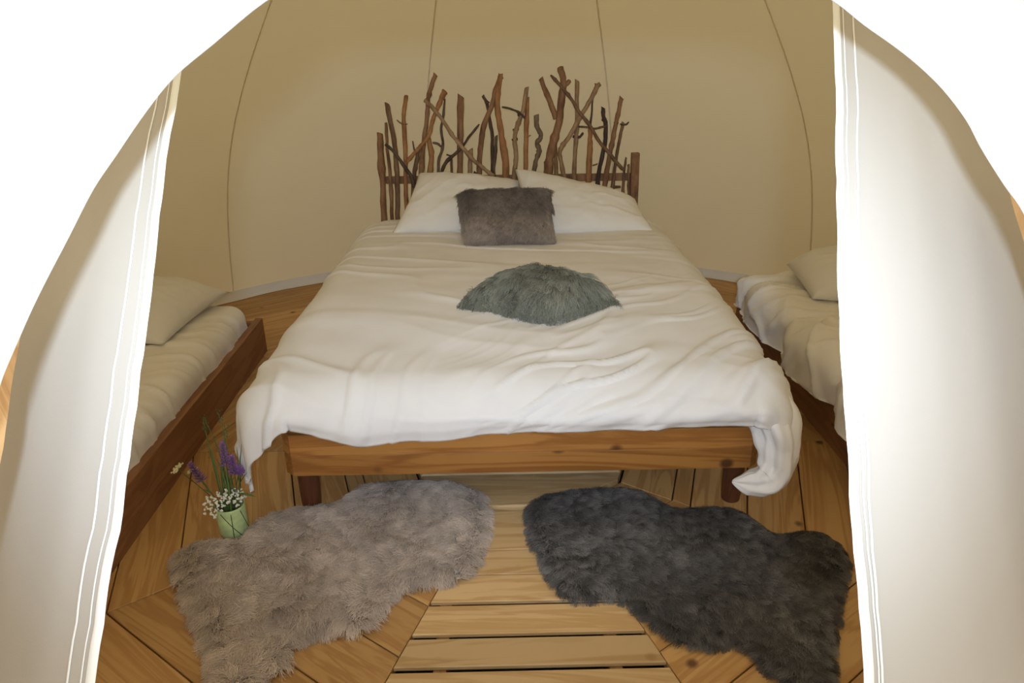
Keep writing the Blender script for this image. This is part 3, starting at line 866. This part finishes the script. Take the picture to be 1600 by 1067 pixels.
# sheeted mattress on the left bed
def soft_block(xa, xb, ya, yb, za, zt, rb, n, m, fn):
    u, v = np.meshgrid(np.linspace(0, 1, n), np.linspace(0, 1, m))
    hx, hy = (xb - xa) / 2, (yb - ya) / 2
    L1 = hx + (zt - za); L2 = hy + (zt - za)
    s = (u * 2 - 1) * L1; t = (v * 2 - 1) * L2
    ax, ay = hx - rb, hy - rb
    qx = np.clip(s, -ax, ax); qy = np.clip(t, -ay, ay)
    dx, dy = s - qx, t - qy
    k = np.minimum(np.abs(dx) + np.abs(dy), 9)
    d = np.maximum(np.abs(dx), np.abs(dy)); hyp = np.maximum(np.hypot(dx, dy), 1e-9)
    ux, uy = dx / hyp, dy / hyp
    th = np.minimum(d / rb, PI / 2)
    ov = rb * np.sin(th); dn = np.minimum(rb * (1 - np.cos(th)) + np.maximum(d - rb * PI / 2, 0), zt - za)
    P = np.stack([(xa + xb) / 2 + qx + ux * ov, (ya + yb) / 2 + qy + uy * ov, zt - dn], -1)
    Nn = np.stack([ux * np.sin(th), uy * np.sin(th), np.cos(th)], -1)
    P = P + Nn * fn(s, t, d)[..., None]
    return P.reshape(-1, 3), grid_faces(m, n)
def left_folds(s, t, d):
    e = sstep(0.30, 0.0, (0.40 - s))
    w = ridge(t * 9 + 1.2 * vnoise(s * 4, t * 3, 71), s * 2.0, 72)
    return 0.013 * np.maximum(w, 0) ** 2 * sstep(-0.15, 0.35, s) + 0.008 * fbm(s * 4, t * 4, 73) + 0.007 * np.maximum(ridge(t * 17 - s * 6, s * 3, 74), 0) ** 2 * e
v, f = soft_block(-2.0, -1.203, -0.56, 1.335, 0.085, 0.275, 0.07, 90, 200, left_folds)
lm = pydata('mattress', v, f, SHEET2, None, True)
lm.rotation_euler = (0, 0, math.radians(1.4))
tag(lm, 'mattress under a crumpled white sheet on the low bed beside the flower jar', 'mattress')

bm = bmesh.new(); bm_box(bm, 1.17, 1.92, -0.56, 1.48, 0.085, 0.22, 0.03, 3)
rm = frombm('mattress', bm, SHEET2, None, True)
tag(rm, 'mattress of the low bed at the right, hidden under its duvet', 'mattress')
def right_folds(s, t, d):
    side = sstep(-0.15, -0.40, s)
    lump = np.abs(np.sin(t * 6.6 + 1.1 * vnoise(t * 2.0, s, 81) + 0.9)) ** 0.7
    pin = 0.052 * (lump - 0.55) * side
    w = ridge(t * 7 - s * 5 + vnoise(s * 4, t * 4, 83), s * 2.4, 84)
    return pin + 0.018 * np.maximum(w, 0) ** 2 * sstep(0.1, -0.4, s) + 0.012 * np.maximum(ridge(t * 13 + s * 8 + vnoise(s * 5, t * 5, 86), s * 3, 87), 0) ** 2 + 0.018 * fbm(s * 3, t * 3, 85)
v, f = soft_block(1.085, 1.95, -0.55, 1.47, 0.174, 0.335, 0.085, 110, 220, right_folds)
rd = pydata('duvet', v, f, SHEET2, None, True)
tag(rd, 'puffy white duvet bulging over the rail of the low bed at the right', 'duvet')

# ------------------------------------------------------------------ fur
def fur(name, parent, mat, P, N, T, length, rad, tint, lift=0.6, nclump=900, clump=0.5, jitter=0.25, K=6, seed=0, droop=0.0, label=None, ctint=0.18):
    rs = np.random.RandomState(seed)
    n = len(P)
    T = T + rs.normal(0, jitter, (n, 3)); T -= N * np.sum(T * N, 1)[:, None]
    T /= np.maximum(np.linalg.norm(T, axis=1), 1e-6)[:, None]
    L = length * rs.uniform(0.7, 1.15, n)
    ks = np.linspace(0, 1, K)
    pts = np.zeros((n, K, 3))
    for i, k in enumerate(ks):
        up = lift * (k - 0.45 * k * k); fw = math.sqrt(max(1 - lift * lift, 0.05)) * (0.35 * k + 0.65 * k * k)
        pts[:, i] = P + N * (L * up)[:, None] + T * (L * fw)[:, None]
        pts[:, i, 2] -= droop * L * k ** 2.5
    ci = rs.choice(n, min(nclump, n), replace=False)
    C = P[ci]
    near = np.zeros(n, int)
    for a in range(0, n, 4000):
        d = ((P[a:a + 4000, None, :] - C[None]) ** 2).sum(-1)
        near[a:a + 4000] = d.argmin(1)
    cc = pts[ci][near]
    w = (clump * ks ** 1.3)[None, :, None]
    ph = rs.uniform(0, 2 * PI, (n, 1, 1)); wav = np.sin(ph + ks[None, :, None] * 5.5) - np.sin(ph)
    side = np.cross(N, T)[:, None, :]
    pts = pts + side * wav * (0.10 * L)[:, None, None] * ks[None, :, None]
    pts = pts * (1 - w) + cc * w + rs.normal(0, 0.03, (n, K, 3)) * (L[:, None, None] * ks[None, :, None])
    hc = bpy.data.hair_curves.new(name)
    hc.add_curves([K] * n)
    hc.position_data.foreach_set('vector', pts.astype(np.float32).ravel())
    ra = hc.attributes.new('radius', 'FLOAT', 'POINT')
    ra.data.foreach_set('value', np.tile((rad * (1 - 0.75 * ks ** 1.5)), n).astype(np.float32))
    tn = hc.attributes.new('tint', 'FLOAT', 'CURVE')
    cl = rs.uniform(1 - ctint, 1 + ctint, len(ci))[near]
    tn.data.foreach_set('value', (tint * cl * rs.uniform(0.85, 1.15, n)).astype(np.float32))
    hc.materials.append(mat)
    o = bpy.data.objects.new(name, hc)
    COL.objects.link(o)
    o.parent = parent
    o['kind'] = 'stuff'
    if label: o['label'] = label
    return o

def poly_dist(px, py, poly):
    """signed distance to a polygon, positive inside"""
    x = px[:, None]; y = py[:, None]
    a = np.array(poly); b = np.roll(a, -1, 0)
    ex, ey = (b - a).T
    t = np.clip(((x - a[:, 0]) * ex + (y - a[:, 1]) * ey) / (ex ** 2 + ey ** 2), 0, 1)
    d = np.hypot(x - a[:, 0] - t * ex, y - a[:, 1] - t * ey).min(1)
    cond = ((a[:, 1] > y) != (b[:, 1] > y)) & (x < (b[:, 0] - a[:, 0]) * (y - a[:, 1]) / (b[:, 1] - a[:, 1] + 1e-12) + a[:, 0])
    ins = cond.sum(1) % 2 == 1
    return np.where(ins, d, -d)

def sheepskin(name, poly, label, hide_mat, mat, n, length, comb, seed, thick, rad, shrink, nclump, clump, tintf, lift, ctint):
    loop = catmull([(x, y, 0) for x, y in poly] + [(poly[0][0], poly[0][1], 0)], 4)[:-1]
    pl = [(p.x, p.y) for p in loop]
    c = np.array(pl)
    cx, cy = c.mean(0)
    def height(x, y, d):
        e = np.clip(d / 0.05, 0, 1)
        return 0.006 + thick * np.sqrt(e) * (0.62 + 0.5 * fbm(x * 6, y * 6, seed) + 0.28 * fbm(x * 17, y * 17, seed + 3))
    # hide
    rs = np.random.RandomState(seed)
    gx, gy = np.meshgrid(np.arange(c[:, 0].min(), c[:, 0].max(), 0.014), np.arange(c[:, 1].min(), c[:, 1].max(), 0.014))
    gx, gy = gx.ravel(), gy.ravel()
    d = poly_dist(gx, gy, pl)
    keep = d > 0.008 + shrink
    nl = []
    for i in range(len(pl)):                       # outline pulled in so that the wool reaches the photographed edge
        a = np.array(pl[i - 1]); b = np.array(pl[(i + 1) % len(pl)])
        tn = b - a; nrm = np.array([tn[1], -tn[0]]) / np.linalg.norm(tn)
        q = np.array(pl[i]) + nrm * shrink
        if poly_dist(q[:1], q[1:], pl)[0] < 0: q = np.array(pl[i]) - nrm * shrink
        nl.append(tuple(q))
    vin = [Vector(p) for p in nl] + [Vector((x, y)) for x, y in zip(gx[keep], gy[keep])]
    co, _, faces, *_ = delaunay_2d_cdt(vin, [], [list(range(len(nl)))], 1, 1e-5)
    xy = np.array([(p.x, p.y) for p in co])
    dd = poly_dist(xy[:, 0], xy[:, 1], nl)
    z = height(xy[:, 0], xy[:, 1], np.maximum(dd, 0))
    rim = np.where(dd < 0.002)[0]
    z[rim] = 0.003
    root = pydata(name, np.column_stack([xy, z]), faces, hide_mat, None, True)
    root.data.update()
    tag(root, label, 'rug')
    # wool
    pts = []
    bx0, bx1, by0, by1 = c[:, 0].min(), c[:, 0].max(), c[:, 1].min(), c[:, 1].max()
    while sum(len(q) for q in pts) < n:
        x = rs.uniform(bx0, bx1, n); y = rs.uniform(by0, by1, n)
        d = poly_dist(x, y, nl)
        k = d > 0
        pts.append(np.column_stack([x[k], y[k], d[k]]))
    q = np.concatenate(pts)[:n]
    x, y, d = q.T
    e = 0.004
    hz = height(x, y, d)
    hx = (height(x + e, y, poly_dist(x + e, y, nl)) - height(x - e, y, poly_dist(x - e, y, nl))) / (2 * e)
    hy = (height(x, y + e, poly_dist(x, y + e, nl)) - height(x, y - e, poly_dist(x, y - e, nl))) / (2 * e)
    hx = np.clip(hx, -1.2, 1.2); hy = np.clip(hy, -1.2, 1.2)
    N = np.column_stack([-hx, -hy, np.ones(n)]); N /= np.linalg.norm(N, axis=1)[:, None]
    T = comb(x, y)
    # near the rim the wool leans outwards
    g = np.column_stack([(poly_dist(x + e, y, nl) - poly_dist(x - e, y, nl)), (poly_dist(x, y + e, nl) - poly_dist(x, y - e, nl)), 0 * x])
    g /= np.maximum(np.linalg.norm(g, axis=1), 1e-6)[:, None]
    w = sstep(0.05, 0.0, d)[:, None]
    T = T * (1 - w) - g * w * 1.2
    P = np.column_stack([x, y, hz])
    fur('wool', root, mat, P, N, T, length * (0.8 + 0.25 * sstep(0, 0.06, d)), rad, tintf(x, y), lift, nclump, clump, 0.5, 8, seed, 0.12, ctint=ctint)
    return root

BEIGE = [(-1.005, -0.194), (-1.01, -0.152), (-0.975, -0.113), (-0.883, -0.097), (-0.838, -0.09), (-0.815, -0.024), (-0.765, 0.034), (-0.686, 0.062), (-0.587, 0.08), (-0.541, 0.155), (-0.462, 0.19), (-0.289, 0.186), (-0.158, 0.146), (-0.112, 0.075), (-0.104, -0.063), (-0.128, -0.207), (-0.17, -0.284), (-0.281, -0.311), (-0.346, -0.341), (-0.37, -0.409), (-0.403, -0.463), (-0.489, -0.471), (-0.569, -0.499), (-0.567, -0.549), (-0.584, -0.586), (-0.615, -0.64), (-0.66, -0.668), (-0.715, -0.655), (-0.775, -0.545), (-0.855, -0.417), (-0.938, -0.311)]
DARK = [(0.006, -0.003), (0.03, 0.07), (0.116, 0.12), (0.266, 0.14), (0.389, 0.115), (0.45, 0.045), (0.491, 0.015), (0.634, 0.018), (0.698, -0.03), (0.74, -0.112), (0.797, -0.112), (0.867, -0.105), (0.912, -0.155), (0.915, -0.239), (0.873, -0.315), (0.815, -0.409), (0.769, -0.496), (0.726, -0.574), (0.695, -0.66), (0.64, -0.70), (0.573, -0.66), (0.531, -0.59), (0.508, -0.54), (0.42, -0.547), (0.35, -0.515), (0.285, -0.439), (0.245, -0.381), (0.128, -0.378), (0.073, -0.329), (0.043, -0.239), (0.014, -0.127)]
def comb_beige(x, y):
    a = 3.6 * fbm(x * 3.2 + 4, y * 3.2, 91, 2) + 1.2 * vnoise(x * 11, y * 11, 95) - 1.3
    return np.column_stack([np.cos(a), np.sin(a), 0 * x])
def comb_dark(x, y):
    a = -0.75 + 1.7 * fbm(x * 3.5, y * 3.5, 97, 2) + 0.7 * vnoise(x * 12, y * 12, 99)
    return np.column_stack([np.cos(a), np.sin(a), 0 * x])
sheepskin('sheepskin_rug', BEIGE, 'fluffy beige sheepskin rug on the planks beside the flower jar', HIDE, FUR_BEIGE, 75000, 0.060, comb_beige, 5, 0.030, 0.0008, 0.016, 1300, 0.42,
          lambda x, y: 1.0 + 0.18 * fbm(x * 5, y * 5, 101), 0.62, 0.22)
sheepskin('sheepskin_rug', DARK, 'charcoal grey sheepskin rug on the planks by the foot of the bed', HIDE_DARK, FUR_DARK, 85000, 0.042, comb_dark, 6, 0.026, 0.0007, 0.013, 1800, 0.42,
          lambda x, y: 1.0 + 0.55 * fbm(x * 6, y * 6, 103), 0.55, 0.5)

# ------------------------------------------------------------------ fur cushions
def surf_samples(top, n, seed):
    """random points, normals on a grid surface, by area"""
    rs = np.random.RandomState(seed)
    a = top[:-1, :-1]; b = top[:-1, 1:]; c = top[1:, 1:]; d = top[1:, :-1]
    nr = np.cross(b - a, d - a)
    ar = np.linalg.norm(nr, axis=-1)
    pr = (ar / ar.sum()).ravel()
    k = rs.choice(len(pr), n, p=pr)
    i, j = np.unravel_index(k, ar.shape)
    u = rs.uniform(0, 1, (n, 1)); v = rs.uniform(0, 1, (n, 1))
    P = a[i, j] * (1 - u) * (1 - v) + b[i, j] * u * (1 - v) + c[i, j] * u * v + d[i, j] * (1 - u) * v
    nn = nr / np.maximum(ar, 1e-12)[..., None]
    return P, nn[i, j], (j[:, None] + u)[:, 0] / (top.shape[1] - 1), (i[:, None] + v)[:, 0] / (top.shape[0] - 1)

def fur_cushion(name, corners, Tk, label, cloth, mat, n, length, combf, rad, seed, lift, nclump, clump, p, ear, droop, tintf, rim=1.0):
    o, top, N0 = pillow(name, corners, Tk, label, cloth, seed=seed, p=p, ear=ear, B=0.3, crease=0.006)
    o['category'] = 'cushion'
    P, N, u, v = surf_samples(top, n, seed)
    s = np.sign(np.sum(N * N0, 1)); N = N * s[:, None]
    T = combf(P, u, v)
    # at the rim the pile stands off outwards
    cen = P.mean(0)
    out = P - cen; out -= N0 * (out @ N0)[:, None]; out /= np.maximum(np.linalg.norm(out, axis=1), 1e-6)[:, None]
    eu = np.minimum(np.minimum(u, 1 - u), np.minimum(v, 1 - v))
    wr = (sstep(0.16, 0.0, eu) * rim)[:, None]
    T = T * (1 - wr) + out * wr
    N = N * (1 - 0.6 * wr) + out * 0.6 * wr; N /= np.linalg.norm(N, axis=1)[:, None]
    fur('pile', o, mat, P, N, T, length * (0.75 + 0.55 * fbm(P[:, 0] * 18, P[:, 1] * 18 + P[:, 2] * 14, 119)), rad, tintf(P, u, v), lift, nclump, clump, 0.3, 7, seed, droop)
    return o
def comb_grey(P, u, v):
    a = 1.1 * vnoise(P[:, 0] * 9, P[:, 2] * 9, 111)
    return np.column_stack([np.sin(a) * 0.8, -0.35 + 0 * a, -np.cos(a) * 0.6])
fur_cushion('fur_cushion', [(-0.255, 1.50, 0.715), (0.175, 1.50, 0.730), (0.188, 1.265, 0.530), (-0.214, 1.25, 0.528)], 0.075,
            'oblong taupe grey faux fur cushion propped against the two bed pillows', CUSH_GREY, FUR_GREY, 24000, 0.042, comb_grey, 0.0007, 12, 0.5, 900, 0.3, 5.0, 0.01, 0.05,
            lambda P, u, v: 0.80 + 0.42 * fbm(P[:, 0] * 8, P[:, 2] * 10, 113) + 0.36 * sstep(0.45, 0.80, v) - 0.12 * sstep(0.3, 0.1, v), 0.8)  # fall of light put into the tint: paler lower face, darker top
def comb_green(P, u, v):
    d = P - np.array([[0.12, 0.57, 0.62]])
    a = 0.55 * vnoise(P[:, 0] * 12, P[:, 1] * 12, 115)
    d[:, 2] -= 0.10
    d /= np.linalg.norm(d, axis=1)[:, None]
    c, s = np.cos(a), np.sin(a)
    return np.column_stack([d[:, 0] * c - d[:, 1] * s, d[:, 0] * s + d[:, 1] * c, d[:, 2]])
fur_cushion('fur_cushion', [(-0.20, 0.455, 0.535), (0.07, 0.74, 0.54), (0.335, 0.45, 0.535), (0.11, 0.315, 0.535)], 0.10,
            'shaggy sage green fur cushion lying in the middle of the white duvet', CUSH_GREEN, FUR_GREEN, 12000, 0.085, comb_green, 0.0012, 13, 0.62, 800, 0.40, 3.0, 0.0, 0.3,
            lambda P, u, v: 0.88 + 0.4 * fbm(P[:, 0] * 10, P[:, 1] * 10, 117))

# ------------------------------------------------------------------ jar of wild flowers
VX, VY = -0.876, -0.045
def lathe(prof, n=28):
    V = []
    for r, z in prof:
        for k in range(n):
            a = 2 * PI * k / n
            V.append((r * math.cos(a), r * math.sin(a), z))
    F = grid_faces(len(prof), n, True)
    F.append(tuple(range(n))[::-1]); F.append(tuple((len(prof) - 1) * n + k for k in range(n)))
    return V, F
V, F = lathe([(0.034, 0.0), (0.040, 0.004), (0.043, 0.02), (0.0435, 0.07), (0.043, 0.098), (0.0425, 0.104), (0.0405, 0.104), (0.0405, 0.09), (0.041, 0.02), (0.038, 0.008), (0.006, 0.007)])
jar = pydata('flower_jar', V, F, GLASS, None, True)
jar.location = (VX, VY, 0.0)
for (ua, za), (ub, zb) in (((-0.69, 0.096), (0.49, 0.006)), ((-0.06, 0.094), (-0.12, 0.003)), ((0.57, 0.095), (0.93, 0.022))):
    pts = []
    for q in range(7):
        u = ua + (ub - ua) * q / 6; w = math.sqrt(1 - u * u)
        pts.append(((0.91 * u + 0.42 * w) * 0.0434, (0.42 * u - 0.91 * w) * 0.0434, za + (zb - za) * q / 6))
    v, f = tube_data(pts, [0.0011] * 7, 5)
    tag(pydata('line', v, f, BARKS[6], jar), 'thin dark line across the jar')
tag(jar, 'pale green glass jar standing on the planks beside the beige rug', 'vase')

rf = random.Random(21)
def stem_curve(root, tip, bend=0.02):
    a, b = Vector(root), Vector(tip)
    m = a.lerp(b, 0.55) + Vector((rf.uniform(-bend, bend), rf.uniform(-bend, bend), bend * 0.6))
    return catmull([a, m, b], 5)
def stem_part(name, c, r0, r1, mat, parent=None):
    n = len(c)
    v, f = tube_data(c, [r0 + (r1 - r0) * i / (n - 1) for i in range(n)], 5)
    return pydata(name, v, f, mat, parent, True)
def blob(p, r, sq=1.0):
    bm = bmesh.new(); bmesh.ops.create_icosphere(bm, subdivisions=1, radius=r)
    V = [(v.co.x + p[0], v.co.y + p[1], v.co.z * sq + p[2]) for v in bm.verts]; F = [tuple(v.index for v in f.verts) for f in bm.faces]
    bm.free(); return V, F
def umbel(tip, R, n, mat, label, rootoff, grp):
    c = stem_curve((VX + rootoff[0], VY + rootoff[1], 0.012), tip, 0.01)
    s = stem_part('umbel_flower', c, 0.0016, 0.0011, STEM)
    tag(s, label, 'flower', grp)
    ax = (c[-1] - c[-2]).normalized()
    parts, rays = [], []
    for k in range(n):
        rr = R * math.sqrt((k + 0.5) / n); a = k * 2.39996
        side = ax.orthogonal().normalized(); oth = ax.cross(side)
        q = Vector(tip) + side * math.cos(a) * rr + oth * math.sin(a) * rr + ax * (0.014 - 0.2 * rr)
        for _ in range(5):
            parts.append(blob(q + Vector((rf.uniform(-1, 1), rf.uniform(-1, 1), rf.uniform(-0.5, 0.5))) * 0.005, 0.0032))
        rays.append(tube_data([Vector(tip) - ax * 0.004, q], [0.0007, 0.0005], 4))
    v, f = join_data(parts); fl = pydata('florets', v, f, mat, s); fl['kind'] = 'stuff'
    v, f = join_data(rays); pydata('rays', v, f, STEM, s)['kind'] = 'stuff'
def spike(tip, ln, label, rootoff, grp):
    c = stem_curve((VX + rootoff[0], VY + rootoff[1], 0.012), tip, 0.012)
    s = stem_part('flower_spike', c, 0.0018, 0.001, STEM)
    tag(s, label, 'flower', grp)
    ax = (c[-1] - c[-3]).normalized()
    V, F = [], []
    for k in range(46):
        t = k / 45; a = k * 2.39996
        side = ax.orthogonal().normalized(); oth = ax.cross(side)
        d = side * math.cos(a) + oth * math.sin(a)
        base = Vector(tip) - ax * ln * (1 - t)
        L = 0.020 * (1 - 0.55 * t)
        w = ax.cross(d) * 0.0052
        o = len(V)
        V += [base, base + d * L * 0.55 + w + ax * 0.003, base + d * L + ax * 0.006, base + d * L * 0.55 - w + ax * 0.003, base + d * L * 0.5 + ax * 0.006]
        F += [(o, o + 1, o + 4), (o + 1, o + 2, o + 4), (o + 2, o + 3, o + 4), (o + 3, o, o + 4)]
    p = pydata('petals', V, F, PETAL_P, s); p['kind'] = 'stuff'
    for k in range(3):
        b = c[3 + k * 2]; d = Vector((rf.uniform(-1, 1), rf.uniform(-1, 1), 0.5)).normalized()
        leaf_part(b, b + d * rf.uniform(0.025, 0.04), 0.004, s)
def leaf_part(a, b, w, parent):
    a, b = Vector(a), Vector(b); ax = b - a
    sd = ax.cross(Vector((0, 0, 1)))
    if sd.length < 1e-5: sd = Vector((1, 0, 0))
    sd.normalize()
    up = sd.cross(ax).normalized() * w * 0.4
    V, F = [], []
    for t, k in ((0, 0.15), (0.25, 0.8), (0.5, 1), (0.75, 0.7), (1, 0.02)):
        p = a + ax * t - Vector((0, 0, 1)) * 0.25 * ax.length * t * t * 0.6
        V += [p - sd * w * k + up * k, p, p + sd * w * k + up * k]
    F = grid_faces(5, 3)
    return pydata('leaf', V, F, LEAF, parent, True)
def blade(tip, label, rootoff, w, seed_head, grp):
    c = stem_curve((VX + rootoff[0], VY + rootoff[1], 0.012), tip, 0.015)
    n = len(c); V = []
    for i, p in enumerate(c):
        k = 1.5 * w * (1 - (i / (n - 1)) ** 3 * 0.9)
        V += [p + Vector((-k, 0, 0)), p + Vector((0, -k * 0.6, 0)), p + Vector((k, 0, 0)), p + Vector((0, k * 0.6, 0))]
    s = pydata('grass_stem', V, grid_faces(n, 4, True), LEAF, None, True)
    tag(s, label, 'grass stem', grp)
    if seed_head:
        parts = []
        for k in range(16):
            q = c[-1] + Vector((rf.uniform(-0.008, 0.008), rf.uniform(-0.006, 0.006), -0.003 * k + 0.01))
            parts.append(blob(q, 0.0014, 2.2))
        v, f = join_data(parts); pydata('seed_head', v, f, STEM, s)['kind'] = 'stuff'
def at(x, z, y=None):
    return (x, VY if y is None else y, z)
G = 'wild flowers in the green jar'
umbel(at(-0.897, 0.128, -0.085), 0.040, 22, PETAL_W, 'white umbel flower spilling over the left rim of the green jar', (0.012, 0.006), G)
umbel(at(-0.848, 0.142, -0.07), 0.034, 18, PETAL_W, 'white umbel flower at the right rim of the green jar', (-0.016, -0.004), G)
umbel(at(-1.000, 0.225, -0.05), 0.017, 9, PETAL_C, 'small cream flower head leaning far out over the dark bed rail', (0.018, 0.0), G)
umbel(at(-0.968, 0.205, -0.03), 0.012, 6, PETAL_C, 'faded cream bud hanging just under the cream flower head', (0.008, 0.012), G)
spike(at(-0.862, 0.315, -0.05), 0.075, 'tall purple flower spike in the middle of the bunch', (0.006, -0.01), G)
spike(at(-0.838, 0.275, -0.06), 0.060, 'purple flower spike a little lower than the tall one', (0.012, -0.018), G)
spike(at(-0.968, 0.245, -0.045), 0.065, 'purple flower spike leaning out beside the cream flower', (0.020, -0.012), G)
spike(at(-0.824, 0.232, -0.05), 0.022, 'single small purple bloom on a leafy stem', (-0.01, 0.01), G)
for i, (x, z, y, w, sh) in enumerate([(-0.912, 0.38, -0.03, 0.0020, 1), (-0.897, 0.395, -0.05, 0.0016, 1), (-0.868, 0.40, -0.02, 0.0016, 1), (-0.852, 0.355, -0.03, 0.0026, 1), (-0.892, 0.30, -0.06, 0.0028, 0), (-0.815, 0.30, -0.03, 0.0014, 0), (-0.835, 0.285, -0.02, 0.0018, 0), (-0.88, 0.27, -0.06, 0.0028, 0), (-0.862, 0.235, -0.06, 0.0032, 0), (-0.85, 0.225, -0.075, 0.003, 0)]):
    lab = ['thin grass stem leaning left over the bed rail', 'thin tall grass stem with a feathery head', 'tallest grass stem of the bunch', 'grass stem with a loose green seed head', 'broad green blade left of the purple spikes',
           'very thin grass stem nearest the hanging duvet corner', 'thin green stem behind the small purple bloom', 'broad green blade under the tall purple spike', 'short broad blade in the middle of the bunch', 'short broad blade at the front of the bunch'][i]
    blade(at(x, z, y), lab, (rf.uniform(-0.02, 0.02), rf.uniform(-0.02, 0.02)), w, sh, 'grass stems in the green jar')
lf = stem_part('leafy_stem', stem_curve((VX - 0.012, VY, 0.012), at(-0.845, 0.15, -0.06)), 0.0014, 0.001, STEM)
tag(lf, 'leafy stem with a leaf pointing right over the jar rim', 'leafy stem', G)
leaf_part(at(-0.845, 0.15, -0.06), at(-0.785, 0.150, -0.065), 0.006, lf)
leaf_part(at(-0.842, 0.16, -0.06), at(-0.80, 0.235, -0.05), 0.005, lf)
